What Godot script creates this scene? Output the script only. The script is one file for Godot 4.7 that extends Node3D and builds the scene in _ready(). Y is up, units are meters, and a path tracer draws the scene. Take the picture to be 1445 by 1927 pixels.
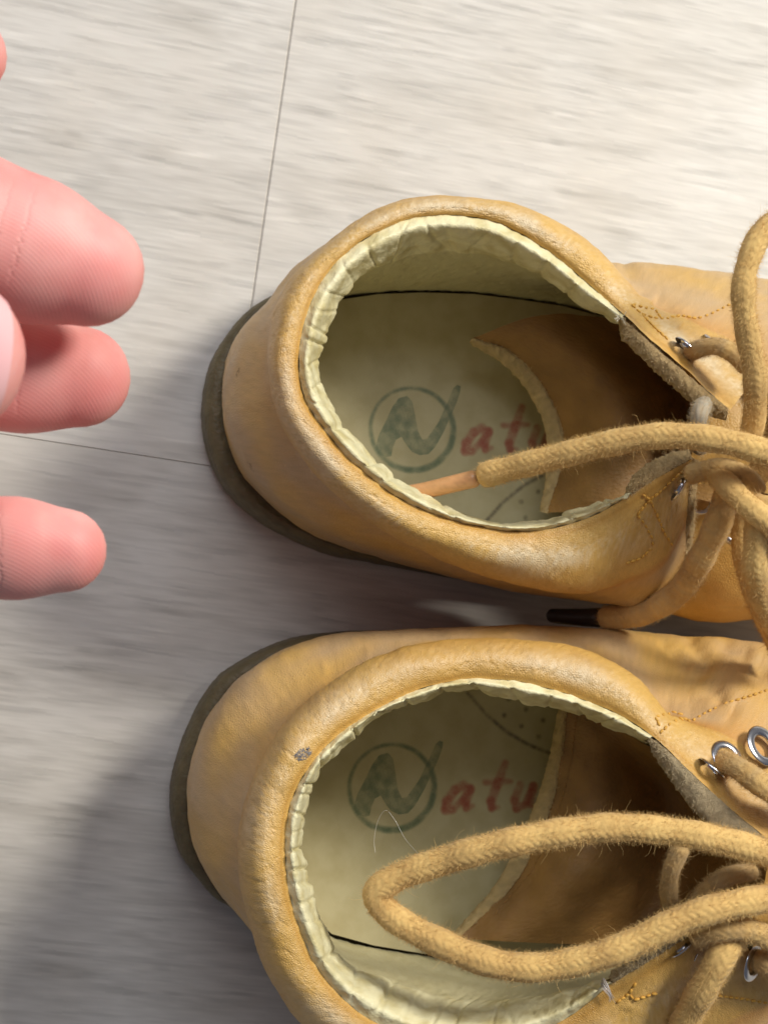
extends Node3D
# Two worn tan leather children's shoes on a pale wooden floor, a hand reaching in from the left.

const MM := 0.001
const FOCAL := 2798.0
var eye := Vector3(0, 0.278, 0)
var view := Basis()
var rng := RandomNumberGenerator.new()
var mats := {}
var n_soft := FastNoiseLite.new()
var n_fine := FastNoiseLite.new()
var n_ridge := FastNoiseLite.new()


# ---------------------------------------------------------------- places
func aim() -> void:
	# straight down lies below and left of the middle of the picture
	var down := Vector3((222.0 - 722.5) / FOCAL, -(1200.0 - 963.5) / FOCAL, -1.0).normalized()
	var b0 := Basis(Vector3(1, 0, 0), Vector3(0, 0, -1), Vector3(0, 1, 0))
	view = Basis(Quaternion(b0 * down, Vector3.DOWN)) * b0


func at(x: float, y: float, h: float) -> Vector3:
	var d := view * Vector3((x - 722.5) / FOCAL, -(y - 963.5) / FOCAL, -1.0)
	return eye + d * ((h * MM - eye.y) / d.y)


func seen(p: Vector3) -> Vector2:
	var q := view.inverse() * (p - eye)
	return Vector2(722.5 - q.x / q.z * FOCAL, 963.5 + q.y / q.z * FOCAL)


func pts(a: Array) -> PackedVector3Array:
	var out := PackedVector3Array()
	for i in range(0, a.size(), 3):
		out.append(at(a[i], a[i + 1], a[i + 2]))
	return out


func lin(r: float, g: float, b: float) -> Color:
	return Color(r / 255.0, g / 255.0, b / 255.0).srgb_to_linear()


# ---------------------------------------------------------------- nodes
func tag(o: Node, label: String, category: String, group := "") -> void:
	o.set_meta("label", label)
	o.set_meta("category", category)
	if group:
		o.set_meta("group", group)


func put(called: String, mesh: Mesh, m: Material, parent: Node) -> MeshInstance3D:
	var o := MeshInstance3D.new()
	o.name = called
	o.mesh = mesh
	o.material_override = m
	parent.add_child(o, true)
	return o


func thing(called: String, where := Vector3.ZERO) -> Node3D:
	var o := Node3D.new()
	o.name = called
	o.position = where
	add_child(o, true)
	return o


# ---------------------------------------------------------------- materials
func noise(kind: int, freq: float, octaves: int, sd: int) -> FastNoiseLite:
	var n := FastNoiseLite.new()
	n.noise_type = kind
	n.frequency = freq
	n.fractal_octaves = octaves
	n.seed = sd
	return n


func height_of(n: FastNoiseLite, size := 512) -> ImageTexture:
	var im := n.get_seamless_image(size, size, false, false, 0.12)
	im.convert(Image.FORMAT_RGB8)
	return ImageTexture.create_from_image(im)


func mat(called: String, rough: float, tint := Color.WHITE, height: Texture2D = null, relief := 0.0, vertex := true) -> StandardMaterial3D:
	var m := StandardMaterial3D.new()
	m.resource_name = called
	m.albedo_color = tint.linear_to_srgb()
	m.roughness = rough
	m.vertex_color_use_as_albedo = vertex
	if height:
		m.heightmap_enabled = true
		m.heightmap_texture = height
		m.heightmap_scale = relief
	mats[called] = m
	return m


func make_materials() -> void:
	var cell := noise(FastNoiseLite.TYPE_CELLULAR, 0.045, 2, 5)
	cell.cellular_return_type = FastNoiseLite.RETURN_DISTANCE2_SUB
	cell.fractal_type = FastNoiseLite.FRACTAL_FBM
	var cell_tex := height_of(cell)
	var fibre := height_of(noise(FastNoiseLite.TYPE_SIMPLEX, 0.11, 4, 8))
	var pores := height_of(noise(FastNoiseLite.TYPE_PERLIN, 0.05, 5, 9))
	var m := mat("leather", 0.41, Color.WHITE, cell_tex, 0.0095)
	m.metallic_specular = 0.55
	m = mat("lining", 0.42, Color.WHITE, cell_tex, 0.005)
	m.metallic_specular = 0.4
	mat("suede", 0.95, Color.WHITE, fibre, 0.03)
	mat("tongue_leather", 0.62, Color.WHITE, pores, 0.01)
	m = mat("lace", 0.95, Color.WHITE, fibre, 0.006)
	m.rim_enabled = true
	m.rim = 0.25
	m.rim_tint = 0.6
	mat("fuzz", 0.9)
	mat("rubber", 0.55, Color.WHITE, pores, 0.012)
	mat("thread", 0.6)
	mat("aglet", 0.28)
	m = mat("metal", 0.24, lin(196, 197, 202), pores, 0.004, false)
	m.metallic = 1.0


# ---------------------------------------------------------------- grids
func ring(p: PackedVector3Array, n: int) -> PackedVector3Array:
	var out := PackedVector3Array()
	var last := p.size() - 1
	for i in n + 1:
		var t := float(i) / n * last
		var k := mini(int(t), last - 1)
		var a := p[k]
		var b := p[k + 1]
		var pre := p[k - 1] if k > 0 else a * 2.0 - b
		var post := p[k + 2] if k + 2 <= last else b * 2.0 - a
		out.append(a.cubic_interpolate(b, pre, post, t - k))
	return out


func line_at(p: PackedVector3Array, step: float) -> PackedVector3Array:
	# the same curve in even steps of length
	var dense := ring(p, (p.size() - 1) * 24)
	var out := PackedVector3Array([dense[0]])
	var carry := 0.0
	for i in dense.size() - 1:
		var a := dense[i]
		var d := dense[i + 1] - a
		var l := d.length()
		var s := step - carry
		while s <= l:
			out.append(a + d * (s / l))
			s += step
		carry = l - (s - step)
	return out


func normals(p: PackedVector3Array, nu: int, nv: int, wrap_v: bool) -> PackedVector3Array:
	var out := PackedVector3Array()
	out.resize(p.size())
	var w := nv + 1
	for i in nu + 1:
		var up := mini(i + 1, nu) * w
		var dn := maxi(i - 1, 0) * w
		for j in w:
			var jp := j + 1
			var jm := j - 1
			if wrap_v:
				if jp > nv:
					jp = 1
				if jm < 0:
					jm = nv - 1
			else:
				jp = mini(jp, nv)
				jm = maxi(jm, 0)
			var du := p[up + j] - p[dn + j]
			var dv := p[i * w + jp] - p[i * w + jm]
			out[i * w + j] = du.cross(dv).normalized()
	return out


func grid_mesh(p: PackedVector3Array, n: PackedVector3Array, uv: PackedVector2Array, c: PackedColorArray, nu: int, nv: int) -> ArrayMesh:
	var index := PackedInt32Array()
	index.resize(nu * nv * 6)
	var w := nv + 1
	var k := 0
	for i in nu:
		for j in nv:
			var a := i * w + j
			index[k] = a
			index[k + 1] = a + w + 1
			index[k + 2] = a + w
			index[k + 3] = a
			index[k + 4] = a + 1
			index[k + 5] = a + w + 1
			k += 6
	return arrays_mesh(p, n, uv, c, index)


func arrays_mesh(p: PackedVector3Array, n: PackedVector3Array, uv: PackedVector2Array, c: PackedColorArray, index: PackedInt32Array) -> ArrayMesh:
	var a := []
	a.resize(Mesh.ARRAY_MAX)
	a[Mesh.ARRAY_VERTEX] = p
	a[Mesh.ARRAY_NORMAL] = n
	if uv.size():
		a[Mesh.ARRAY_TEX_UV] = uv
	if c.size():
		a[Mesh.ARRAY_COLOR] = c
	a[Mesh.ARRAY_INDEX] = index
	var m := ArrayMesh.new()
	m.add_surface_from_arrays(Mesh.PRIMITIVE_TRIANGLES, a)
	return m


func loft(rings: Array, nu: int, each: int, tile: float, bend: Callable, paint: Callable, smooth := 1.0) -> Dictionary:
	# rings run along u, the surface is spun across them; bend(u, v, p) moves a point along the normal, paint(u, v, p) colours it
	var rn := rings.size()
	var sampled := []
	for r in rings:
		sampled.append(ring(r, nu))
	var nv := (rn - 1) * each
	var p := PackedVector3Array()
	var uv := PackedVector2Array()
	var c := PackedColorArray()
	var stations: float = rings[0].size() - 1
	p.resize((nu + 1) * (nv + 1))
	uv.resize(p.size())
	c.resize(p.size())
	var w := nv + 1
	var along := 0.0
	var mid := rn / 2
	for i in nu + 1:
		if i:
			along += (sampled[mid][i] as Vector3).distance_to(sampled[mid][i - 1])
		var across := 0.0
		for j in w:
			var t := float(j) / each
			var k := mini(int(t), rn - 2)
			var f := t - k
			var a: Vector3 = sampled[k][i]
			var b: Vector3 = sampled[k + 1][i]
			var bt := maxf(a.distance_to(b), 1e-6)
			var pre: Vector3 = sampled[k - 1][i] if k > 0 else a * 2.0 - b
			var post: Vector3 = sampled[k + 2][i] if k + 2 < rn else b * 2.0 - a
			var q := a.cubic_interpolate_in_time(b, pre, post, f, bt, -maxf(pre.distance_to(a), 1e-6), bt + maxf(post.distance_to(b), 1e-6))
			if smooth < 1.0:
				q = a.lerp(b, f).lerp(q, smooth)
			p[i * w + j] = q
			if j:
				across += q.distance_to(p[i * w + j - 1])
			uv[i * w + j] = Vector2(along, across) / tile
	var n := normals(p, nu, nv, false)
	for i in nu + 1:
		var u := float(i) / nu * stations
		for j in w:
			var x := i * w + j
			var v := float(j) / each
			if bend.is_valid():
				p[x] += n[x] * bend.call(u, v, p[x])
			c[x] = paint.call(u, v, p[x])
	n = normals(p, nu, nv, false)
	return {"p": p, "n": n, "nu": nu, "nv": nv, "mesh": grid_mesh(p, n, uv, c, nu, nv)}


func spot(g: Dictionary, px: float, py: float) -> Transform3D:
	# the place on a built surface that lies at that spot of the photograph: y along the normal
	if not g.has("s"):
		var s := PackedVector2Array()
		for q in g.p:
			s.append(seen(q))
		g.s = s
	var want := Vector2(px, py)
	var best := 1e9
	var k := 0
	var toward := -1.0
	for i in g.s.size():
		var d: float = want.distance_squared_to(g.s[i])
		if d < best - 4.0 or (d < best + 25.0 and g.p[i].y > g.p[k].y + 0.002):
			best = minf(d, best)
			k = i
	var n: Vector3 = g.n[k]
	if n.dot(eye - g.p[k]) < 0:
		n = -n
	var d3 := (at(px, py, 0.0) - eye).normalized()
	var down := d3.dot(n)
	var pos: Vector3 = g.p[k]
	if absf(down) > 0.25:
		pos = eye + d3 * ((g.p[k] - eye).dot(n) / down)
	var x := n.cross(Vector3(0, 0, 1)).normalized()
	return Transform3D(Basis(x, n, x.cross(n)), pos)


# ---------------------------------------------------------------- small pieces joined in one mesh
class Bits:
	var p := PackedVector3Array()
	var n := PackedVector3Array()
	var c := PackedColorArray()
	var index := PackedInt32Array()

	func hair(path: PackedVector3Array, r: float, color: Color) -> void:
		# a three-sided fibre that thins to its tip
		var base := p.size()
		var steps := path.size() - 1
		for k in path.size():
			var dir := (path[mini(k + 1, steps)] - path[maxi(k - 1, 0)]).normalized()
			var side := dir.cross(Vector3(0.31, 0.9, 0.29)).normalized()
			var other := dir.cross(side)
			var rr := r * (1.0 - 0.7 * float(k) / steps)
			for s in 3:
				var o := side * cos(TAU * s / 3.0) + other * sin(TAU * s / 3.0)
				p.append(path[k] + o * rr)
				n.append(o)
				c.append(color)
		for k in steps:
			for s in 3:
				var a := base + k * 3 + s
				var b := base + k * 3 + (s + 1) % 3
				index.append_array(PackedInt32Array([a, a + 3, b, b, a + 3, b + 3]))

	func bead(t: Transform3D, size: Vector3, color: Color) -> void:
		# an ellipsoid: a stitch, a nub
		var base := p.size()
		for i in 5:
			var la := PI * i / 4.0
			for j in 7:
				var lo := TAU * j / 6.0
				var d := Vector3(cos(la), sin(la) * cos(lo), sin(la) * sin(lo))
				p.append(t * (d * size))
				n.append((t.basis * (d / size)).normalized())
				c.append(color)
		for i in 4:
			for j in 6:
				var a := base + i * 7 + j
				index.append_array(PackedInt32Array([a, a + 8, a + 7, a, a + 1, a + 8]))


func bits_mesh(b: Bits) -> ArrayMesh:
	return arrays_mesh(b.p, b.n, PackedVector2Array(), b.c, b.index)


func curl(b: Bits, from: Vector3, dir: Vector3, length: float, r: float, color: Color, steps := 3) -> void:
	var path := PackedVector3Array([from])
	var d := dir.normalized()
	var q := from
	for k in steps:
		q += d * (length / steps)
		path.append(q)
		d = (d + Vector3(rng.randf_range(-1, 1), rng.randf_range(-1, 1), rng.randf_range(-1, 1)) * 0.55).normalized()
	b.hair(path, r, color)


func stitches(g: Dictionary, path: Array, step_px: float, size: Vector3, color: Color, b: Bits) -> void:
	for i in range(0, path.size() - 2, 2):
		var a := Vector2(path[i], path[i + 1])
		var e := Vector2(path[i + 2], path[i + 3])
		var count := maxi(1, roundi(a.distance_to(e) / step_px))
		for k in count:
			var m := a.lerp(e, (k + 0.5) / count)
			var t := spot(g, m.x, m.y)
			var nx := spot(g, m.x + (e - a).normalized().x * 4.0, m.y + (e - a).normalized().y * 4.0)
			var d := (nx.origin - t.origin)
			if d.length() < 1e-6:
				continue
			d = d.slide(t.basis.y).normalized()
			d = d.rotated(t.basis.y, rng.randf_range(-0.15, 0.25))
			var bb := Basis(d, t.basis.y, d.cross(t.basis.y))
			b.bead(Transform3D(bb, t.origin + t.basis.y * 0.00010), size * rng.randf_range(0.85, 1.12), color.lerp(lin(160, 110, 40), rng.randf() * 0.35))


# ---------------------------------------------------------------- laces
func lace(called: String, path: Array, r: float, parent: Node, worn := 0.4, fuzz_per_mm := 34.0, dirt := 0.0) -> MeshInstance3D:
	r *= 0.87
	var line := line_at(pts(path), 0.00021)
	var count := line.size() - 1
	var around := 40
	var columns := 8
	var p := PackedVector3Array()
	var uv := PackedVector2Array()
	var c := PackedColorArray()
	var w := around + 1
	p.resize((count + 1) * w)
	uv.resize(p.size())
	c.resize(p.size())
	var side := Vector3.ZERO
	var phase := rng.randf() * 6.0
	var clean := lin(238, 200, 126)
	var dull := lin(210, 170, 104)
	var grey := lin(184, 160, 122)
	if dirt > 0.8:
		grey = lin(176, 176, 166)
	var bits := Bits.new()
	var fibres: float = fuzz_per_mm * 0.21 * 3.2
	for i in count + 1:
		var dir := (line[mini(i + 1, count)] - line[maxi(i - 1, 0)]).normalized()
		if i == 0:
			side = dir.cross(Vector3(0.1, 1, 0.05)).normalized()
		side = side.slide(dir).normalized()
		var other := dir.cross(side)
		var s := i * 0.21
		var end := minf(minf(i, count - i) * 0.21 / (r * 700.0), 1.0)
		var cap := sqrt(1.0 - (1.0 - end) * (1.0 - end) * 0.85)
		var q := line[i]
		var tone := n_soft.get_noise_3d(q.x * 160.0 + phase, q.y * 160.0, q.z * 160.0)
		var body := clean.lerp(dull, clampf(worn + tone * 0.8, 0.0, 1.0)).lerp(grey, clampf(dirt + n_soft.get_noise_3d(q.x * 420.0, q.y * 420.0 + phase, q.z * 420.0) * 0.5, 0.0, 0.85) if dirt > 0.0 else 0.0)
		var thick := r * (1.0 + 0.05 * sin(s * 0.9 + phase) + 0.05 * tone)
		for j in w:
			var a := float(j) / around
			var col := a * columns
			var ci := int(col) % columns
			var x := col - int(col)
			var lean := 0.95 if ci % 2 == 0 else -0.95
			var y := fposmod(s / 1.2 + 0.2 * tone + lean * x + 0.5 * (ci / 2) + 0.12 * sin(s * 2.1 + ci), 1.0)
			var strand := pow(sin(PI * y), 0.6) * pow(maxf(sin(PI * x), 0.0), 0.45)
			var o := side * cos(TAU * a) + other * sin(TAU * a)
			var hgt := thick * (0.935 + 0.068 * strand + 0.012 * n_fine.get_noise_3d(q.x * 1500.0 + j, q.y * 1500.0, q.z * 1500.0)) * cap
			p[i * w + j] = q + o * hgt
			uv[i * w + j] = Vector2(s / 9.0, a * 16.0 / 9.0)
			c[i * w + j] = body.lerp(dull, (1.0 - strand) * 0.25)  # grooves between strands darkened in the colour, standing for shade
		var want := fibres * (0.6 + 0.8 * rng.randf())
		while want > rng.randf():
			want -= 1.0
			var ang := rng.randf() * TAU
			var o2 := side * cos(ang) + other * sin(ang)
			var dir2 := o2 * rng.randf_range(0.3, 1.0) + dir * rng.randf_range(-1.0, 1.0) + other * rng.randf_range(-0.4, 0.4)
			var len2 := rng.randf_range(0.35, 1.0) * MM
			if rng.randf() < 0.012:
				len2 *= 3.0
			curl(bits, q + o2 * r * 0.92 * cap + dir * rng.randf_range(-0.1, 0.1) * MM, dir2, len2, rng.randf_range(0.016, 0.03) * MM, body.lerp(lin(236, 204, 144), rng.randf() * 0.7), 3)
	var n := normals(p, count, around, true)
	var o3 := put(called, grid_mesh(p, n, uv, c, count, around), mats.lace, parent)
	if bits.p.size():
		var f := put("fuzz", bits_mesh(bits), mats.fuzz, o3)
		f.set_meta("kind", "stuff")
	return o3


func rod(path: Array, r0: float, r1: float, color: Color, called: String, m: Material, parent: Node) -> MeshInstance3D:
	var line := line_at(pts(path), 0.0004)
	var count := line.size() - 1
	var p := PackedVector3Array()
	var c := PackedColorArray()
	var uv := PackedVector2Array()
	var side := Vector3.ZERO
	for i in count + 1:
		var dir := (line[mini(i + 1, count)] - line[maxi(i - 1, 0)]).normalized()
		if i == 0:
			side = dir.cross(Vector3(0.1, 1, 0.05)).normalized()
		side = side.slide(dir).normalized()
		var other := dir.cross(side)
		var end := minf(minf(i, count - i) * 0.4, 1.0)
		for j in 21:
			var o := side * cos(TAU * j / 20.0) + other * sin(TAU * j / 20.0)
			var tone := n_fine.get_noise_3d(line[i].x * 900.0, j * 1.7, line[i].z * 900.0)
			p.append(line[i] + o * lerpf(r0, r1, float(i) / count) * (0.25 + 0.75 * sqrt(end)) * (1.0 + 0.02 * tone))
			c.append(color.lerp(color * 0.8, clampf(tone + 0.2, 0.0, 1.0)))
			uv.append(Vector2(i * 0.02, j / 20.0))
	return put(called, grid_mesh(p, normals(p, count, 20, true), uv, c, count, 20), m, parent)


func eyelet(t: Transform3D, r: float, parent: Node, label := "") -> MeshInstance3D:
	# a rolled metal ring: outer rim, dome, throat
	var prof := [Vector2(r, -0.2), Vector2(r, -0.06), Vector2(r * 0.95, 0.08), Vector2(r * 0.82, 0.2), Vector2(r * 0.66, 0.18), Vector2(r * 0.57, 0.0), Vector2(r * 0.53, -0.2), Vector2(r * 0.53, -0.45)]
	var p := PackedVector3Array()
	for i in 33:
		var a := TAU * i / 32.0
		for q in prof:
			p.append(Vector3(cos(a) * q.x, q.y, sin(a) * q.x) * MM)
	var nu := 32
	var nv := prof.size() - 1
	var n := normals(p, nu, nv, false)
	for j in nv + 1:
		n[j] = (n[j] + n[nu * (nv + 1) + j]).normalized()
		n[nu * (nv + 1) + j] = n[j]
	var o := put("eyelet", grid_mesh(p, n, PackedVector2Array(), PackedColorArray(), nu, nv), mats.metal, parent)
	o.transform = t
	return o


# ---------------------------------------------------------------- shoes
func leather_paint(wear_sheen: float) -> Callable:
	var base := lin(216, 174, 96)
	var deep := lin(194, 146, 68)
	var pale := lin(222, 202, 164)
	return func(u: float, v: float, p: Vector3) -> Color:
		var broad := n_soft.get_noise_3d(p.x * 60.0, p.y * 60.0, p.z * 60.0)
		var fine := n_fine.get_noise_3d(p.x * 900.0, p.y * 900.0, p.z * 900.0)
		var c := base.lerp(deep, clampf(0.25 + broad * 0.9, 0.0, 0.7))
		# crest of the collar paled by rubbing and painted sheen, richer next to the seam
		var crest := exp(-pow((v - 4.1) / 0.55, 2.0))
		var speck := n_fine.get_noise_3d(p.x * 2600.0, p.y * 2600.0, p.z * 2600.0)
		c = c.lerp(pale, clampf(crest * (0.5 + broad * 1.3 + fine * 0.4 + speck * 0.3) * wear_sheen, 0.0, 0.9))
		c = c.lerp(deep, exp(-pow((v - 5.3) / 0.35, 2.0)) * 0.75)
		var patch := n_soft.get_noise_3d(p.x * 24.0 + 7.0, p.y * 24.0, p.z * 24.0)
		c = c.lerp(lin(186, 138, 66), clampf(patch * 0.7, 0.0, 0.25))
		c = c.lerp(lin(190, 132, 78), exp(-pow((v - 2.1) / 0.4, 2.0)) * 0.55)  # reddish reflected light along the collar crease, painted into the colour
		if v < 2.0:
			c = c.lerp(lin(200, 170, 128), clampf(0.5 + broad, 0.0, 0.85))
		return c * (1.0 + fine * 0.10)


func make_shoe(d: Dictionary) -> Node3D:
	var shoe := thing("shoe")
	var rows: Array = d.rows
	var s := PackedVector3Array()
	var edge := PackedVector3Array()
	var t := PackedVector3Array()
	var o := PackedVector3Array()
	var k := PackedVector3Array()
	var b := PackedVector3Array()
	var j := PackedVector3Array()
	for r in rows:
		var f: float = r[12]
		s.append(at(r[0], r[1], r[2] - 0.55 * f))
		var kk := Vector2(r[3], r[4]).lerp(Vector2(r[0], r[1]), 0.16 * f)
		k.append(at(kk.x, kk.y, r[5] - 0.9 * f))
		b.append(at(r[6], r[7], r[8]))
		j.append(at(r[9], r[10], r[11]))
		var e := Vector2(r[0], r[1]).lerp(Vector2(r[3], r[4]), 0.13)
		edge.append(at(e.x, e.y, lerpf(lerpf(r[2], r[5], 0.13), r[2] + 0.15, f)))
		e = Vector2(r[0], r[1]).lerp(Vector2(r[3], r[4]), 0.45)
		t.append(at(e.x, e.y, lerpf(lerpf(r[2], r[5], 0.45), r[2] + 0.5, f)))
		e = Vector2(r[0], r[1]).lerp(Vector2(r[3], r[4]), 0.88 + 0.08 * f)
		o.append(at(e.x, e.y, lerpf(lerpf(r[2], r[5], 0.88), r[5] + 3.6, f)))
	var folds: Array = d.folds
	var fold_lines := []
	for fd in folds:
		fold_lines.append([fd[0], fd[1], fd[2]])
	var bend := func(u: float, v: float, p: Vector3) -> float:
		var q := 0.00028 * n_soft.get_noise_3d(p.x * 130.0, p.y * 130.0, p.z * 130.0) + 0.00003 * n_fine.get_noise_3d(p.x * 800.0, p.y * 800.0, p.z * 800.0)
		# short creases that run across the collar
		var cr := n_ridge.get_noise_2d(u * 8.0 + 3.0 * n_soft.get_noise_2d(u * 2.0, v * 1.5), v * 1.1)
		q -= 0.00024 * smoothstep(0.35, 0.95, 1.0 - absf(cr) * 4.5) * smoothstep(2.5, 3.2, v) * smoothstep(5.4, 4.6, v) * clampf(0.4 + n_soft.get_noise_2d(u * 3.0, v), 0.0, 1.0)
		if fold_lines.size() and v > 0.8:
			var sp := seen(p)
			for fl in fold_lines:
				var line: Array = fl[0]
				for i in range(0, line.size() - 2, 2):
					var near := Geometry2D.get_closest_point_to_segment(sp, Vector2(line[i], line[i + 1]), Vector2(line[i + 2], line[i + 3]))
					var dd := sp.distance_squared_to(near)
					if dd < fl[1] * fl[1] * 6.0:
						q -= fl[2] * MM * exp(-dd / (fl[1] * fl[1]))
						break
		return q
	var outer := loft([j, b, k, o, t, edge, s], rows.size() * 24, 10, 0.009, bend, leather_paint(d.wear_sheen))
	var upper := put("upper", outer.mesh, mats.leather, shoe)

	# the lining rolls over the seam and falls to the insole
	var lo: int = d.lining_from
	var ls := PackedVector3Array()
	var l1 := PackedVector3Array()
	var l2 := PackedVector3Array()
	var lh := PackedVector3Array()
	var w1 := PackedVector3Array()
	var w2 := PackedVector3Array()
	var wi := PackedVector3Array()
	for i in d.lining.size():
		var r: Array = rows[lo + i]
		var q: Array = d.lining[i]
		var ps := Vector2(r[0], r[1])
		var ph := Vector2(q[0], q[1])
		ls.append(at(r[0], r[1], r[2] - 0.62))
		var e := ps.lerp(ph, 0.3)
		l1.append(at(e.x, e.y, r[2] + 0.65))
		e = ps.lerp(ph, 0.78)
		l2.append(at(e.x, e.y, lerpf(r[2], q[2], 0.55)))
		lh.append(at(q[0], q[1], q[2]))
		var foot := at(q[3], q[4], q[5])
		var hem := at(q[0], q[1], q[2])
		w1.append(hem.lerp(foot, 0.22) + Vector3(foot.x - hem.x, 0, foot.z - hem.z) * 0.35)
		w2.append(hem.lerp(foot, 0.65) + Vector3(foot.x - hem.x, 0, foot.z - hem.z) * 0.3)
		wi.append(at(q[3], q[4], q[5] - 1.2))
	var pinch := []
	var x := 0.4
	while x < d.lining.size() - 1:
		pinch.append([x, rng.randf_range(0.25, 1.0), rng.randf_range(0.03, 0.06), rng.randf_range(-0.16, 0.16)])
		x += rng.randf_range(0.3, 0.85)
	var depth: float = d.pucker
	var pucker := func(u: float, v: float, p: Vector3) -> float:
		var q := 0.00024 * n_soft.get_noise_3d(p.x * 380.0, p.y * 420.0, p.z * 420.0)
		var rough := smoothstep(4.2, 3.2, v)
		q += rough * 0.00004 * n_ridge.get_noise_3d(p.x * 700.0, p.y * 700.0, p.z * 700.0)
		for pn in pinch:
			var dx: float = (u - pn[0] - pn[3] * (v - 1.5)) / pn[2]
			if absf(dx) < 3.0:
				q -= depth * MM * pn[1] * exp(-dx * dx) * smoothstep(0.0, 1.2, v) * rough
		q += rough * depth * 0.3 * MM * sin(u * 6.1 + 2.4 * sin(u * 1.7)) * smoothstep(0.6, 2.2, v)
		return q
	var cream := lin(232, 224, 182)
	var stain := lin(196, 180, 120)
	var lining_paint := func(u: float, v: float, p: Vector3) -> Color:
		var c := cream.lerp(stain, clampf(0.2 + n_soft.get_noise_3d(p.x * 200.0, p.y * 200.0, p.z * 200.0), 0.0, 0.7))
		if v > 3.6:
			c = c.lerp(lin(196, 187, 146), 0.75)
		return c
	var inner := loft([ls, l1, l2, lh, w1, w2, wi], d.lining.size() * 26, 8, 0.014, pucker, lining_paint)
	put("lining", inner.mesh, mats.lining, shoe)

	# insole with its print
	var poly := PackedVector2Array()
	var h0: float = 12.0
	for i in d.lining.size():
		var q: Array = d.lining[i]
		var f := at(q[3], q[4], h0)
		poly.append(Vector2(f.x, f.z))
	for i in range(0, d.insole_front.size(), 2):
		var f := at(d.insole_front[i], d.insole_front[i + 1], h0)
		poly.append(Vector2(f.x, f.z))
	var tri := Geometry2D.triangulate_polygon(poly)
	var centre := Vector2.ZERO
	for q in poly:
		centre += q / poly.size()
	var mark := at(d.mark[0], d.mark[1], h0)
	var ex := at(d.mark[0] + d.mark[2], d.mark[1] + d.mark[3], h0) - mark
	ex = ex.normalized()
	var ez := Vector3(-ex.z, 0, ex.x)
	var ip := PackedVector3Array()
	var inn := PackedVector3Array()
	var iuv := PackedVector2Array()
	for q in poly:
		var inset := q.lerp(centre, 0.012)
		var w := Vector3(inset.x, h0 * MM, inset.y)
		ip.append(w)
		inn.append(Vector3.UP)
		var rel := w - mark
		iuv.append(Vector2(rel.dot(ex), rel.dot(ez)) / (64.0 * MM) + Vector2(0.3, 0.5))
	var index := PackedInt32Array()
	for i in range(0, tri.size(), 3):
		var a := poly[tri[i]]
		var e := poly[tri[i + 1]]
		var f := poly[tri[i + 2]]
		if (e - a).cross(f - a) > 0:
			index.append_array(PackedInt32Array([tri[i], tri[i + 1], tri[i + 2]]))
		else:
			index.append_array(PackedInt32Array([tri[i], tri[i + 2], tri[i + 1]]))
	var im := StandardMaterial3D.new()
	im.resource_name = "insole_leather"
	im.albedo_texture = insole_print(d.dash_side)
	im.texture_repeat = false
	im.roughness = 0.36
	put("insole", arrays_mesh(ip, inn, iuv, PackedColorArray(), index), im, shoe)

	# sole: a rubber slab with rounded sides
	var so: Array = d.sole
	var cen := Vector3.ZERO
	var outline := PackedVector3Array()
	for i in range(0, so.size(), 2):
		var q := at(so[i], so[i + 1], 5.0)
		q.y = 0.0
		outline.append(q)
		cen += q / (so.size() / 2.0)
	outline.append(outline[0])
	outline.append(outline[1])
	var rings := []
	for lv in [[0.3, 0.9], [0.3, 0.985], [1.4, 1.0], [5.0, 1.0], [7.6, 0.996], [8.7, 0.984], [9.1, 0.968], [8.9, 0.945], [8.4, 0.5]]:
		var rr := PackedVector3Array()
		for q in outline:
			var v2: Vector3 = cen + (q - cen) * lv[1]
			v2.y = lv[0] * MM
			rr.append(v2)
		rings.append(rr)
	var green := lin(118, 106, 74)
	var sole_paint := func(u: float, v: float, p: Vector3) -> Color:
		return green.lerp(lin(86, 75, 50), clampf(0.35 + 0.6 * n_soft.get_noise_3d(p.x * 300.0, p.y * 300.0, p.z * 300.0), 0.0, 1.0))
	var sole_bend := func(u: float, v: float, p: Vector3) -> float:
		return 0.0001 * n_fine.get_noise_3d(p.x * 700.0, p.y * 700.0, p.z * 700.0)
	var sl := loft(rings, outline.size() * 8, 4, 0.02, sole_bend, sole_paint)
	put("sole", sl.mesh, mats.rubber, shoe)

	# vamp: the closed front of the shoe
	var vr := []
	for k2 in d.vamp[0].size() / 3:
		var rr := PackedVector3Array()
		for sec in d.vamp:
			rr.append(at(sec[k2 * 3], sec[k2 * 3 + 1], sec[k2 * 3 + 2]))
		vr.append(rr)
	var vbend := func(u: float, v: float, p: Vector3) -> float:
		return 0.0003 * n_soft.get_noise_3d(p.x * 130.0, p.y * 130.0, p.z * 130.0)
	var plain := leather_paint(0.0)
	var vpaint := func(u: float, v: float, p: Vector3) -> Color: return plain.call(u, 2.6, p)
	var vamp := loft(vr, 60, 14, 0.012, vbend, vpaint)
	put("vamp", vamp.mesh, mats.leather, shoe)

	# tongue, pushed down into the opening, with its raw cut edge
	var tr := [PackedVector3Array(), PackedVector3Array(), PackedVector3Array(), PackedVector3Array()]
	for r in d.tongue:
		for q in 4:
			tr[q].append(at(r[q * 3], r[q * 3 + 1], r[q * 3 + 2]))
	var brown := lin(150, 112, 60)
	var tongue_paint := func(u: float, v: float, p: Vector3) -> Color:
		return brown.lerp(lin(108, 78, 38), clampf(0.3 + 0.6 * n_soft.get_noise_3d(p.x * 120.0, p.y * 120.0, p.z * 120.0), 0.0, 0.8))
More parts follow.
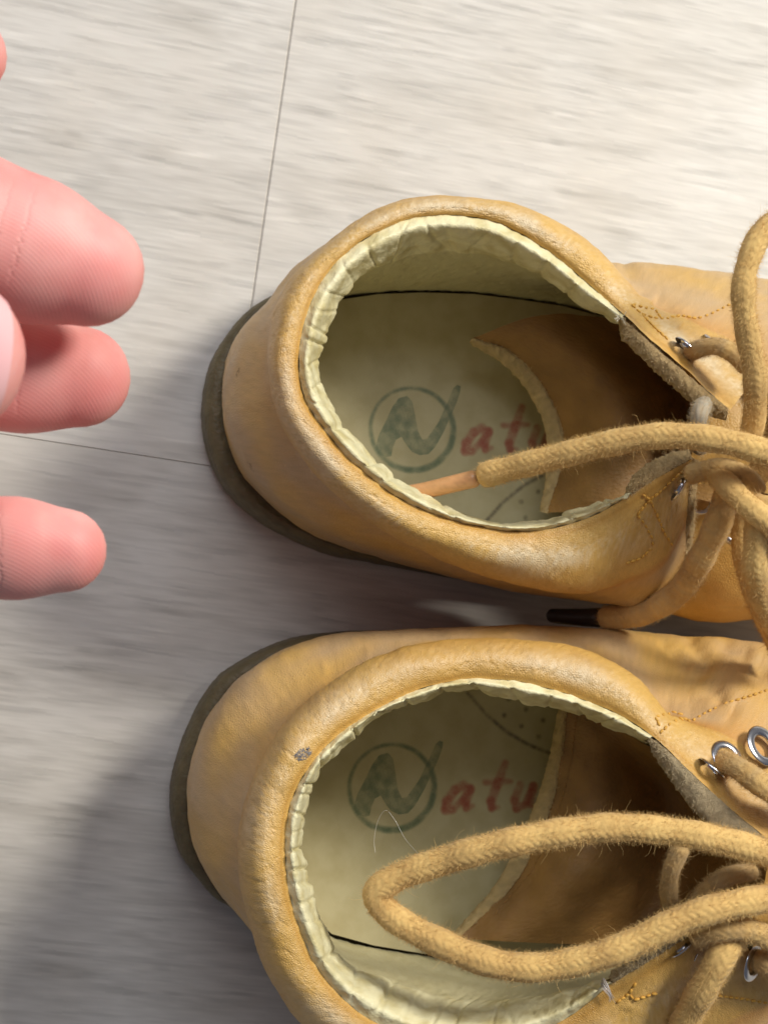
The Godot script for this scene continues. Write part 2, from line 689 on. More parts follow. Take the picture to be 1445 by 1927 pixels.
	var tongue_bend := func(u: float, v: float, p: Vector3) -> float:
		return 0.0006 * n_soft.get_noise_3d(p.x * 90.0, p.y * 90.0, p.z * 90.0)
	var tg := loft([tr[0], tr[1], tr[2], tr[3]], 70, 14, 0.02, tongue_bend, tongue_paint)
	var tongue := put("tongue", tg.mesh, mats.tongue_leather, shoe)
	if d.has("tongue_seam"):
		var ts := Bits.new()
		stitches(tg, d.tongue_seam, 13.0, Vector3(0.5, 0.1, 0.1) * MM, lin(150, 112, 60), ts)
		put("stitching", bits_mesh(ts), mats.thread, tongue).set_meta("kind", "stuff")
	var e0 := PackedVector3Array()
	var e1 := PackedVector3Array()
	var e2 := PackedVector3Array()
	var e3 := PackedVector3Array()
	for i in d.tongue.size():
		var r: Array = d.tongue[i]
		var dx: float = d.tongue_edge[i * 2]
		var dy: float = d.tongue_edge[i * 2 + 1]
		e0.append(at(r[0] + 2.0, r[1], r[2] + 0.2))
		e1.append(at(r[0] + dx * 0.15, r[1] + dy * 0.15, r[2] + 0.25))
		e2.append(at(r[0] + dx, r[1] + dy, r[2] - 1.4))
		e3.append(at(r[0] + dx + 18.0, r[1] + dy, r[2] - 3.4))
	put("cut_edge", suede_strip([e0, e1, e2, e3], 120, lin(222, 194, 138), tongue, 900), mats.suede, tongue)

	# raw edges of the facings
	for fe in d.facings:
		var f0 := PackedVector3Array()
		var f1 := PackedVector3Array()
		var f2 := PackedVector3Array()
		var f3 := PackedVector3Array()
		for q in fe:
			f0.append(at(q[0], q[1], q[2] + 0.1))
			f1.append(at(q[0] + q[3] * 0.35, q[1] + q[4] * 0.35, q[2] + 0.15))
			f2.append(at(q[0] + q[3], q[1] + q[4], q[2] - 1.2))
			f3.append(at(q[0] + q[3] * 0.4, q[1] + q[4] * 0.4, q[2] - 7.0))
		put("cut_edge", suede_strip([f0, f1, f2, f3], 110, d.edge_tint, upper, 1100), mats.suede, upper)

	# seams
	var yellow := lin(222, 172, 74)
	var bits := Bits.new()
	for sm in d.seams:
		stitches(outer, sm, 10.5, Vector3(0.46, 0.24, 0.23) * MM, yellow, bits)
	var st := put("stitching", bits_mesh(bits), mats.thread, upper)
	st.set_meta("kind", "stuff")
	for el in d.eyelets:
		var tf := spot(outer if el[2] == 0 else vamp, el[0], el[1])
		if el.size() > 4:
			var nn := Vector3(el[4], el[5], el[6]).normalized()
			var xx := nn.cross(Vector3(0, 0, 1)).normalized()
			tf = Transform3D(Basis(xx, nn, xx.cross(nn)), at(el[0], el[1], el[7]))
		eyelet(tf, el[3], shoe)
	d.outer = outer
	d.vamp_grid = vamp
	d.upper = upper
	return shoe


func suede_strip(rings: Array, nu: int, tint: Color, parent: Node, hairs: int) -> ArrayMesh:
	var bend := func(u: float, v: float, p: Vector3) -> float:
		return 0.00022 * n_fine.get_noise_3d(p.x * 900.0, p.y * 900.0, p.z * 900.0) + 0.0002 * n_soft.get_noise_3d(p.x * 500.0, p.y * 500.0, p.z * 500.0)
	var paint := func(u: float, v: float, p: Vector3) -> Color:
		return tint.lerp(tint * 0.8, clampf(0.3 + 1.0 * n_fine.get_noise_3d(p.x * 500.0, p.y * 500.0, p.z * 500.0), 0.0, 1.0))
	var g := loft(rings, nu, 5, 0.01, bend, paint)
	var bits := Bits.new()
	for i in hairs:
		var k := rng.randi() % (g.p as PackedVector3Array).size()
		var n: Vector3 = g.n[k]
		if n.y < 0:
			n = -n
		curl(bits, g.p[k], n + Vector3(rng.randf_range(-1, 1), rng.randf_range(-0.3, 0.6), rng.randf_range(-1, 1)), rng.randf_range(0.25, 0.8) * MM, 0.032 * MM, tint.lerp(lin(230, 214, 176), rng.randf() * 0.5), 3)
	var f := put("fibres", bits_mesh(bits), mats.fuzz, parent)
	f.set_meta("kind", "stuff")
	return g.mesh


# ---------------------------------------------------------------- print on the insole
func stroke(im: Image, a: Vector2, b: Vector2, ra: float, rb: float, color: Color, soft := 0.42) -> void:
	# a and b in millimetres from the middle of the round mark
	var k := 16.0
	var o := Vector2(0.3, 0.5) * 1024.0
	var lo := Vector2(minf(a.x, b.x), minf(a.y, b.y)) - Vector2.ONE * (maxf(ra, rb) + soft)
	var hi := Vector2(maxf(a.x, b.x), maxf(a.y, b.y)) + Vector2.ONE * (maxf(ra, rb) + soft)
	for y in range(maxi(0, int(lo.y * k + o.y)), mini(1023, int(hi.y * k + o.y)) + 1):
		for x in range(maxi(0, int(lo.x * k + o.x)), mini(1023, int(hi.x * k + o.x)) + 1):
			var q := (Vector2(x, y) - o) / k
			var ab := b - a
			var t := clampf((q - a).dot(ab) / maxf(ab.length_squared(), 1e-6), 0.0, 1.0)
			var d := q.distance_to(a + ab * t) - lerpf(ra, rb, t)
			var cover := smoothstep(soft, -soft, d) * clampf(0.46 + n_soft.get_noise_2d(x * 0.02, y * 0.02) * 0.35 + n_soft.get_noise_2d(x * 0.9, y * 0.9) * 0.5, 0.0, 1.0)
			if cover > 0.01:
				im.set_pixel(x, y, im.get_pixel(x, y).lerp(color, cover))


func curve_stroke(im: Image, p: Array, r: Array, color: Color) -> void:
	for i in p.size() - 1:
		stroke(im, p[i], p[i + 1], r[i], r[i + 1], color)


func insole_print(side: float) -> ImageTexture:
	var im := Image.create(1024, 1024, false, Image.FORMAT_RGB8)
	var base := Color8(186, 176, 138)
	var grime := Color8(174, 162, 122)
	var n := noise(FastNoiseLite.TYPE_SIMPLEX, 0.008, 4, 31)
	var ni := n.get_image(1024, 1024)
	for y in 1024:
		for x in 1024:
			im.set_pixel(x, y, base.lerp(grime, clampf(ni.get_pixel(x, y).r * 1.3 - 0.35, 0.0, 1.0)))
	var green := Color8(92, 106, 78)
	var red := Color8(152, 76, 54)
	# the ring
	var prev := Vector2.ZERO
	for i in 73:
		var a := TAU * i / 72.0
		var q := Vector2(cos(a) * 7.75, sin(a) * 7.6)
		if i:
			var w := 0.36 + 0.16 * cos(a - 0.9)
			stroke(im, prev, q, w, w, green)
		prev = q
	# the letter N whose last stroke sweeps up out of the ring
	var z := []
	for v in [215, 560, 238, 480, 285, 385, 330, 290, 372, 232, 430, 215, 465, 255, 482, 340, 502, 450, 530, 508, 562, 500, 640, 390, 700, 262, 748, 152, 772, 132, 796, 140, 790, 185, 768, 250, 730, 335, 680, 445, 620, 552, 572, 604, 512, 612, 460, 590, 420, 540, 390, 490, 352, 512, 332, 560, 320, 622, 285, 628, 230, 608]:
		z.append(v)
	var poly := PackedVector2Array()
	for i in range(0, z.size(), 2):
		poly.append(Vector2(z[i] - 462.0, z[i + 1] - 437.0) * 0.0276)
	var o := Vector2(0.3, 0.5) * 1024.0
	for y in range(int(o.y - 150), int(o.y + 120)):
		for x in range(int(o.x - 140), int(o.x + 170)):
			var q := (Vector2(x, y) - o) / 16.0
			if Geometry2D.is_point_in_polygon(q, poly):
				im.set_pixel(x, y, im.get_pixel(x, y).lerp(green, clampf(0.48 + n_soft.get_noise_2d(x * 0.02, y * 0.02) * 0.4 + n_soft.get_noise_2d(x * 0.7, y * 0.7) * 0.5, 0.0, 1.0)))
	# red script letters
	curve_stroke(im, [Vector2(14.4, 0.4), Vector2(13.2, -0.5), Vector2(11.6, 0.4), Vector2(10.2, 2.4), Vector2(10.0, 3.9), Vector2(11.2, 3.9), Vector2(13.0, 2.2), Vector2(14.4, 0.2), Vector2(13.6, 2.6), Vector2(13.8, 3.6), Vector2(15.0, 3.2)], [0.7, 0.75, 0.8, 0.9, 0.85, 0.7, 0.6, 0.8, 0.8, 0.6, 0.35], red)
	curve_stroke(im, [Vector2(20.9, -4.5), Vector2(19.5, -0.8), Vector2(18.4, 2.3), Vector2(18.5, 3.6), Vector2(19.7, 3.4)], [0.6, 0.85, 0.85, 0.6, 0.35], red)
	curve_stroke(im, [Vector2(17.2, -1.0), Vector2(19.7, -1.3), Vector2(22.0, -1.2)], [0.5, 0.6, 0.4], red)
	curve_stroke(im, [Vector2(23.8, -0.6), Vector2(22.8, 2.1), Vector2(23.2, 3.6), Vector2(24.6, 3.0), Vector2(26.3, -0.4), Vector2(25.7, 2.7), Vector2(26.5, 3.6)], [0.7, 0.8, 0.7, 0.6, 0.75, 0.75, 0.4], red)
	curve_stroke(im, [Vector2(29.0, -0.4), Vector2(28.2, 3.3), Vector2(29.2, 1.0), Vector2(30.8, -0.4)], [0.6, 0.7, 0.5, 0.6], red)
	# punched dashes and dots of the breathing zone
	var dark := Color8(44, 36, 24)
	var way := [Vector2(13.5, 17.2), Vector2(17.0, 13.4), Vector2(21.0, 10.2), Vector2(25.5, 7.8), Vector2(30.0, 6.2)]
	for i in 4:
		for k in 3:
			var a: Vector2 = way[i].lerp(way[i + 1], (k + 0.1) / 3.0)
			var b: Vector2 = way[i].lerp(way[i + 1], (k + 0.68) / 3.0)
			stroke(im, Vector2(a.x, a.y * side), Vector2(b.x, b.y * side), 0.26, 0.26, dark)
	for i in 16:
		var q := Vector2(20.5 + 3.3 * (i % 4) + 0.8 * (i / 4), 13.2 + 3.0 * (i / 4) - 1.9 * (i % 4))
		stroke(im, Vector2(q.x, q.y * side), Vector2(q.x, q.y * side), 0.34, 0.34, dark)
	return ImageTexture.create_from_image(im)


# ---------------------------------------------------------------- floor
func plank_texture(sd: int) -> ImageTexture:
	var w := 2048
	var h := 1024
	var layers := []
	for spec in [[0.011, 3, 160, 1024], [0.03, 3, 128, 1024], [0.1, 2, 128, 1024], [0.02, 2, 512, 256], [0.24, 3, 150, 1024]]:
		var n := noise(FastNoiseLite.TYPE_SIMPLEX_SMOOTH, spec[0], spec[1], sd + layers.size() * 7)
		var im := n.get_image(spec[2], spec[3], false, false, false)
		im.resize(w, h, Image.INTERPOLATE_CUBIC)
		im.convert(Image.FORMAT_L8)
		layers.append(im.get_data())
	var out := PackedByteArray()
	out.resize(w * h * 3)
	var a: PackedByteArray = layers[0]
	var b: PackedByteArray = layers[1]
	var c: PackedByteArray = layers[2]
	var e: PackedByteArray = layers[3]
	var f: PackedByteArray = layers[4]
	var light := Vector3(213, 208, 199)
	var dark := Vector3(146, 140, 130)
	var warm := Vector3(207, 199, 186)
	for i in w * h:
		var broad := a[i] / 255.0
		var streak := clampf((b[i] / 255.0 - 0.56) * 5.0, 0.0, 1.0) * clampf((e[i] / 255.0 - 0.4) * 4.0, 0.0, 1.0)
		var fine := c[i] / 255.0 - 0.5
		var hair := f[i] / 255.0 - 0.5
		var t := clampf(0.10 + (broad - 0.5) * 0.34 + streak * 0.28 + fine * 0.22 + hair * 0.30, 0.0, 1.0)
		var q := light.lerp(dark, t).lerp(warm, clampf((e[i] / 255.0 - 0.35) * 0.8, 0.0, 0.5))
		out[i * 3] = int(clampf(q.x, 0, 255))
		out[i * 3 + 1] = int(clampf(q.y, 0, 255))
		out[i * 3 + 2] = int(clampf(q.z, 0, 255))
	# short pores and flecks along the grain
	var pr := RandomNumberGenerator.new()
	pr.seed = sd
	for k in 5200:
		var x0 := pr.randi() % w
		var y0 := pr.randi() % h
		var len2 := int(pr.randf_range(24, 130))
		var deep := pr.randf_range(0.015, 0.055) * (1.0 if pr.randf() < 0.65 else -0.6)
		var tall := 2 + pr.randi() % 5
		var drift := pr.randf_range(-0.05, 0.05)
		for x in len2:
			var fade := sin(PI * x / len2) * deep
			for y in tall:
				var q2 := (((y0 + y + int(drift * x) + h) % h) * w + (x0 + x) % w) * 3
				for ch in 3:
					out[q2 + ch] = int(clampf(out[q2 + ch] * (1.0 - fade), 0, 255))
	return ImageTexture.create_from_image(Image.create_from_data(w, h, false, Image.FORMAT_RGB8, out))


func build_floor() -> void:
	var floor_root := thing("floor")
	floor_root.set_meta("kind", "structure")
	var p0 := at(0, 816, 0.0)
	var p1 := at(391, 876, 0.0)
	var along := (p1 - p0).normalized()
	var across := Vector3(-along.z, 0, along.x)
	var joint := at(512, 305, 0.0)
	var jx := (joint - p0).dot(along)
	var skins := []
	var grain := height_of(noise(FastNoiseLite.TYPE_SIMPLEX, 0.02, 4, 77), 512)
	for i in 2:
		var m := StandardMaterial3D.new()
		m.resource_name = "washed_oak"
		m.albedo_texture = plank_texture(11 + i * 100)
		m.roughness = 0.42
		m.metallic_specular = 0.4
		m.heightmap_enabled = true
		m.heightmap_texture = grain
		m.heightmap_scale = 0.006
		skins.append(m)
	var wide := 0.190
	var long := 0.62
	var gap := 0.00001
	# rows of planks; the joint in view splits the row above the long seam
	for row in range(-3, 4):
		var start: float = jx if row == -1 else jx + 0.23 + 0.17 * row
		for k in range(-2, 2):
			var x0 := start + k * long + 0.00003
			var x1 := start + (k + 1) * long - 0.00003
			var z0 := row * wide + gap
			var z1 := (row + 1) * wide - gap
			put("plank", plank(p0, along, across, x0, x1, z0, z1, Vector2(rng.randf(), rng.randf())), skins[posmod(row + k, 2)], floor_root)
	# the base under the planks closes the joints
	var base := BoxMesh.new()
	base.size = Vector3(3.0, 0.01, 2.0)
	var bm := StandardMaterial3D.new()
	bm.resource_name = "underlay"
	bm.albedo_color = Color8(120, 116, 108)
	bm.roughness = 0.9
	var bo := put("underlay", base, bm, floor_root)
	bo.position = Vector3(0.05, -0.0134, 0)


func plank(o: Vector3, ax: Vector3, az: Vector3, x0: float, x1: float, z0: float, z1: float, shift: Vector2) -> ArrayMesh:
	var bev := 0.0003
	var drop := 0.00026
	var st := SurfaceTool.new()
	st.begin(Mesh.PRIMITIVE_TRIANGLES)
	var levels := [[0.0, -0.008], [0.0, -drop], [bev, 0.0]]
	var ringsv := []
	for lv in levels:
		var q := []
		for cnr in [[x0, z0, 1, 1], [x1, z0, -1, 1], [x1, z1, -1, -1], [x0, z1, 1, -1]]:
			var lx: float = cnr[0] + cnr[2] * lv[0]
			var lz: float = cnr[1] + cnr[3] * lv[0] * 0.3
			q.append([o + ax * lx + az * lz + Vector3.UP * lv[1], Vector2((lx - x0) / 0.30, (lz - z0) / 0.21) + shift])
		ringsv.append(q)
	for l in 2:
		for k in 4:
			var a = ringsv[l][k]
			var b = ringsv[l][(k + 1) % 4]
			var c = ringsv[l + 1][(k + 1) % 4]
			var d = ringsv[l + 1][k]
			var nrm: Vector3 = ((d[0] - a[0]) as Vector3).cross(b[0] - a[0]).normalized()
			for v in [a, b, c, a, c, d]:
				st.set_normal(nrm if nrm.dot(Vector3.UP) >= -0.01 else -nrm)
				st.set_uv(v[1])
				st.add_vertex(v[0])
	var t = ringsv[2]
	for v in [t[0], t[1], t[2], t[0], t[2], t[3]]:
		st.set_normal(Vector3.UP)
		st.set_uv(v[1])
		st.add_vertex(v[0])
	return st.commit()


# ---------------------------------------------------------------- hand
var chains := []
var palm := []


func capsule(p: Vector3, b: Array) -> float:
	var a: Vector3 = b[0]
	var ab: Vector3 = b[1]
	var t := clampf((p - a).dot(ab) * b[4], 0.0, 1.0)
	return p.distance_to(a + ab * t) - (b[2] + b[3] * t)


func smin(a: float, b: float, k: float) -> float:
	var h := maxf(k - absf(a - b), 0.0) / k
	return minf(a, b) - h * h * k * 0.25


func flesh(p: Vector3) -> float:
	var body := 1.0
	for b in palm:
		body = smin(body, capsule(p, b), 0.010)
	var out := body
	for ch in chains:
		if p.x > ch.far or p.z < ch.lo or p.z > ch.hi:
			continue
		var d := 1.0
		for b in ch.bones:
			d = smin(d, capsule(p, b), 0.0022)
		out = minf(out, smin(d, body, 0.007))
	return out


func bone(a: Vector3, b: Vector3, ra: float, rb: float) -> Array:
	return [a, b - a, ra, rb - ra, 1.0 / maxf((b - a).length_squared(), 1e-9)]


func chain(p: Array) -> Dictionary:
	# px, py, h, radius in px at that height
	var bones := []
	var far := -1.0
	var lo := 1.0
	var hi := -1.0
	var q := []
	for i in range(0, p.size(), 4):
		var c := at(p[i], p[i + 1], p[i + 2])
		var r: float = p[i + 3] * c.distance_to(eye) / FOCAL
		q.append([c, r])
		far = maxf(far, c.x + r + 0.012)
		lo = minf(lo, c.z - r - 0.012)
		hi = maxf(hi, c.z + r + 0.012)
	for i in q.size() - 1:
		bones.append(bone(q[i][0], q[i + 1][0], q[i][1], q[i + 1][1]))
	return {"bones": bones, "far": far, "lo": lo, "hi": hi, "tip": q[0][0], "root": q[1][0]}


func build_hand() -> void:
	var index_finger := chain([-73, 102, 118, 78, -190, 80, 119, 92, -420, 60, 118, 104, -700, 130, 108, 116, -960, 250, 98, 125])
	var middle := chain([165, 508, 124, 103, 60, 472, 124, 124, -70, 428, 125, 132, -330, 380, 122, 126, -680, 390, 112, 128, -980, 420, 100, 132])
	var ringf := chain([150, 709, 110, 93, 50, 702, 110, 102, -70, 692, 112, 106, -330, 650, 114, 112, -660, 600, 110, 118, -960, 570, 100, 126])
	var little := chain([122, 1036, 117, 77, 30, 1032, 117, 86, -90, 1028, 117, 90, -330, 960, 117, 94, -620, 830, 110, 104, -920, 720, 100, 114])
	var thumb := chain([-112, 668, 146, 150, -210, 672, 146, 168, -420, 640, 142, 168, -760, 520, 126, 170, -1080, 420, 108, 190])
	chains = [index_finger, middle, ringf, little, thumb]
	palm = []
	for k in [[-960, 250, 98, 125], [-980, 420, 98, 132], [-960, 570, 98, 126], [-920, 720, 98, 114]]:
		var a := at(k[0], k[1], k[2])
		var wrist := at(-1900, 480 + (k[1] - 480) * 0.4, 82)
		palm.append(bone(a, wrist, 0.0085, 0.013))
	palm.append(bone(at(-1900, 440, 82), at(-3400, 420, 60), 0.017, 0.022))
	palm.append(bone(at(-1900, 540, 82), at(-3400, 520, 60), 0.016, 0.021))
	var mesh := nets(Vector3(-0.200, 0.040, -0.078), Vector3(0.014, 0.166, 0.012), 0.00135)
	var m := StandardMaterial3D.new()
	m.resource_name = "skin"
	m.vertex_color_use_as_albedo = true
	m.roughness = 0.5
	m.metallic_specular = 0.4
	m.subsurf_scatter_enabled = true
	m.subsurf_scatter_strength = 0.06
	m.heightmap_enabled = true
	m.heightmap_texture = ridge_texture()
	m.heightmap_scale = 0.016
	m.texture_repeat = false
	var hand := thing("hand", at(-600, 560, 100))
	tag(hand, "bare hand reaching in from the left edge, three fingertips with visible skin ridges", "hand")
	var skin := put("skin", mesh, m, hand)
	skin.position = -hand.position
	# thumb nail: a thin curved plate on the side that faces up
	var p := PackedVector3Array()
	var nu := 22
	var nv := 16
	for i in nu + 1:
		for j in nv + 1:
			var a := lerpf(1.0, -1.0, float(j) / nv)
			var t := float(i) / nu
			var c := at(lerpf(-330.0, 29.0 - 30.0 * a * a, t), 664, 142)
			var dir := Vector3(0.05, cos(a * 0.85), sin(a * 0.85)).normalized()
			var reach := 0.0005
			for it in 24:
				reach += maxf(-flesh(c + dir * reach), 0.0) * 0.9
			p.append(c + dir * (reach + (0.00035 - 0.0003 * pow(absf(a), 4.0))))
	var nn := normals(p, nu, nv, false)
	var nm := StandardMaterial3D.new()
	nm.resource_name = "nail"
	nm.albedo_color = Color8(238, 184, 186)
	nm.roughness = 0.2
	var nail := put("thumb_nail", grid_mesh(p, nn, PackedVector2Array(), PackedColorArray(), nu, nv), nm, hand)
	nail.position = -hand.position


func ridge_texture() -> ImageTexture:
	# papillary ridges: bowed lines about a far centre; the finger's own frame turns them
	var im := Image.create(1024, 1024, false, Image.FORMAT_L8)
	for y in 1024:
		for x in 1024:
			var q := Vector2(x, y) / 1024.0 * 26.0 - Vector2(13, 13)
			var r := (q - Vector2(-8.5, 11.0)).length() + 0.16 * n_soft.get_noise_2d(x * 0.25, y * 0.25)
			var v := 0.62 + 0.032 * sin(r * TAU / 0.40) * (1.0 + 0.8 * n_soft.get_noise_2d(x * 0.01, y * 0.01))
			for cr in [-6.3, -8.5]:
				var bow: float = q.x - cr + 0.02 * q.y * q.y * 0.4 - 0.06 * q.y + 0.25 * n_soft.get_noise_2d(y * 0.03, cr)
				v -= 0.36 * exp(-pow(bow / 0.22, 2.0)) * smoothstep(6.0, 3.5, absf(q.y))
			im.set_pixel(x, y, Color.from_hsv(0, 0, clampf(v, 0.0, 1.0)))
	return ImageTexture.create_from_image(im)


func nets(lo: Vector3, hi: Vector3, cell: float) -> ArrayMesh:
	var nx := int((hi.x - lo.x) / cell) + 1
	var ny := int((hi.y - lo.y) / cell) + 1
	var nz := int((hi.z - lo.z) / cell) + 1
	var f := PackedFloat32Array()
	f.resize(nx * ny * nz)
	f.fill(1.0)
	# coarse pass first: far from the flesh nothing is sampled
	var step := 4
	for bx in range(0, nx, step):
		for by in range(0, ny, step):
			for bz in range(0, nz, step):
				var mid := lo + Vector3(bx + 2, by + 2, bz + 2) * cell
				var dm := flesh(mid)
				if absf(dm) > cell * 5.5:
					for ix in range(bx, mini(bx + step, nx)):
						for iy in range(by, mini(by + step, ny)):
							for iz in range(bz, mini(bz + step, nz)):
								f[(ix * ny + iy) * nz + iz] = dm
					continue
				for ix in range(bx, mini(bx + step, nx)):
					for iy in range(by, mini(by + step, ny)):
						for iz in range(bz, mini(bz + step, nz)):
							f[(ix * ny + iy) * nz + iz] = flesh(lo + Vector3(ix, iy, iz) * cell)
	var ids := {}
	var p := PackedVector3Array()
	var sx := ny * nz
	for ix in nx - 1:
		for iy in ny - 1:
			for iz in nz - 1:
				var base := ix * sx + iy * nz + iz
				var inside := 0
				var sum := Vector3.ZERO
				for c in 8:
					if f[base + (c & 1) * sx + ((c >> 1) & 1) * nz + ((c >> 2) & 1)] < 0.0:
						inside += 1
				if inside == 0 or inside == 8:
					continue
				ids[base] = p.size()
				p.append(lo + (Vector3(ix, iy, iz) + Vector3.ONE * 0.5) * cell)
	var n := PackedVector3Array()
	n.resize(p.size())
	var uv := PackedVector2Array()
	uv.resize(p.size())
	var c2 := PackedColorArray()
	c2.resize(p.size())
	var e := 0.0004
	for i in p.size():
		var q := p[i]
		var g := Vector3.UP
		for it in 3:
			var d := flesh(q)
			g = Vector3(flesh(q + Vector3(e, 0, 0)) - d, flesh(q + Vector3(0, e, 0)) - d, flesh(q + Vector3(0, 0, e)) - d)
			g = g.normalized() if g.length() > 1e-9 else Vector3.UP
			q -= g * clampf(d, -cell, cell)
			if absf(d) < 0.00003:
				break
		p[i] = q
		n[i] = g
		# nearest finger gives the frame of its ridges and the flush of its tip
		var best := 1e9
		var who: Dictionary = chains[1]
		for ch in chains.slice(0, 4):
			var dd: float = q.distance_to(ch.tip)
			if dd < best:
				best = dd
				who = ch
		var axis: Vector3 = (who.tip - who.root)
		axis.y = 0
		axis = axis.normalized()
		var off: Vector3 = q - who.tip
		uv[i] = Vector2(off.dot(axis), off.dot(Vector3(-axis.z, 0, axis.x))) / 0.026 + Vector2(0.5, 0.5)
		var tone := n_soft.get_noise_3d(q.x * 110.0, q.y * 110.0, q.z * 110.0)
		var flush := clampf(0.55 + tone * 0.9, 0.0, 1.0)
		c2[i] = lin(240, 176, 168).lerp(lin(232, 144, 138), flush)
	var index := PackedInt32Array()
	for ix in range(1, nx - 1):
		for iy in range(1, ny - 1):
			for iz in range(1, nz - 1):
				var base := ix * sx + iy * nz + iz
				var here := f[base] < 0.0
				for ax in 3:
					var d1: int = [sx, nz, 1][ax]
					if here == (f[base + d1] < 0.0):
						continue
					var d2: int = [nz, 1, sx][ax]
					var d3: int = [1, sx, nz][ax]
					var a = ids.get(base)
					var b = ids.get(base - d2)
					var c = ids.get(base - d2 - d3)
					var d = ids.get(base - d3)
					if a == null or b == null or c == null or d == null:
						continue
					if here:
						index.append_array(PackedInt32Array([a, c, b, a, d, c]))
					else:
						index.append_array(PackedInt32Array([a, b, c, a, c, d]))
	return arrays_mesh(p, n, uv, c2, index)


# ---------------------------------------------------------------- the scene
func light_at(called: String, from: Vector3, to: Vector3, size: Vector2, energy: float, color: Color) -> void:
	var l := AreaLight3D.new()
	l.name = called
	l.area_size = size
	l.light_energy = energy
	l.light_color = color
	l.shadow_enabled = true
	l.area_range = 6.0
	l.area_attenuation = 2.0
	l.transform = Transform3D(Basis.looking_at(to - from, Vector3(0.1, 0.2, 1)), from)
	add_child(l)


func _ready() -> void:
	rng.seed = 20240
	aim()
	var cam := Camera3D.new()
	cam.name = "camera"
	var ca := CameraAttributesPhysical.new()
	ca.frustum_focal_length = 12.0 / tan(atan(963.5 / FOCAL))
	ca.frustum_near = 0.01
	ca.frustum_far = 50.0
	ca.frustum_focus_distance = 0.212
	ca.exposure_aperture = 42.0
	cam.attributes = ca
	cam.transform = Transform3D(view, eye)
	add_child(cam)
	cam.current = true
	var env := Environment.new()
	env.background_mode = Environment.BG_COLOR
	env.background_color = Color(0.112, 0.116, 0.136).linear_to_srgb()
	env.tonemap_mode = Environment.TONE_MAPPER_LINEAR
	env.tonemap_exposure = 1.0
	env.sdfgi_enabled = true
	env.ssao_enabled = true
	env.ssil_enabled = true
	var we := WorldEnvironment.new()
	we.name = "environment"
	we.environment = env
	add_child(we)
	light_at("key_lamp", Vector3(0.53, 0.62, -0.36), Vector3(0.05, 0.0, -0.02), Vector2(0.18, 0.18), 0.68, Color(1.0, 0.98, 0.94))
	light_at("cool_fill", Vector3(0.0, 0.85, -0.58), Vector3(0, 0, 0), Vector2(0.6, 0.6), 0.42, Color(0.95, 0.97, 1.0))  # added fill light out of view, tinted like cool window light

	n_soft = noise(FastNoiseLite.TYPE_SIMPLEX_SMOOTH, 1.0, 3, 3)
	n_fine = noise(FastNoiseLite.TYPE_SIMPLEX, 1.0, 2, 4)
	n_ridge = noise(FastNoiseLite.TYPE_SIMPLEX_SMOOTH, 1.0, 2, 6)
	make_materials()
	build_floor()
	build_far_shoe()
	build_near_shoe()
	build_hand()


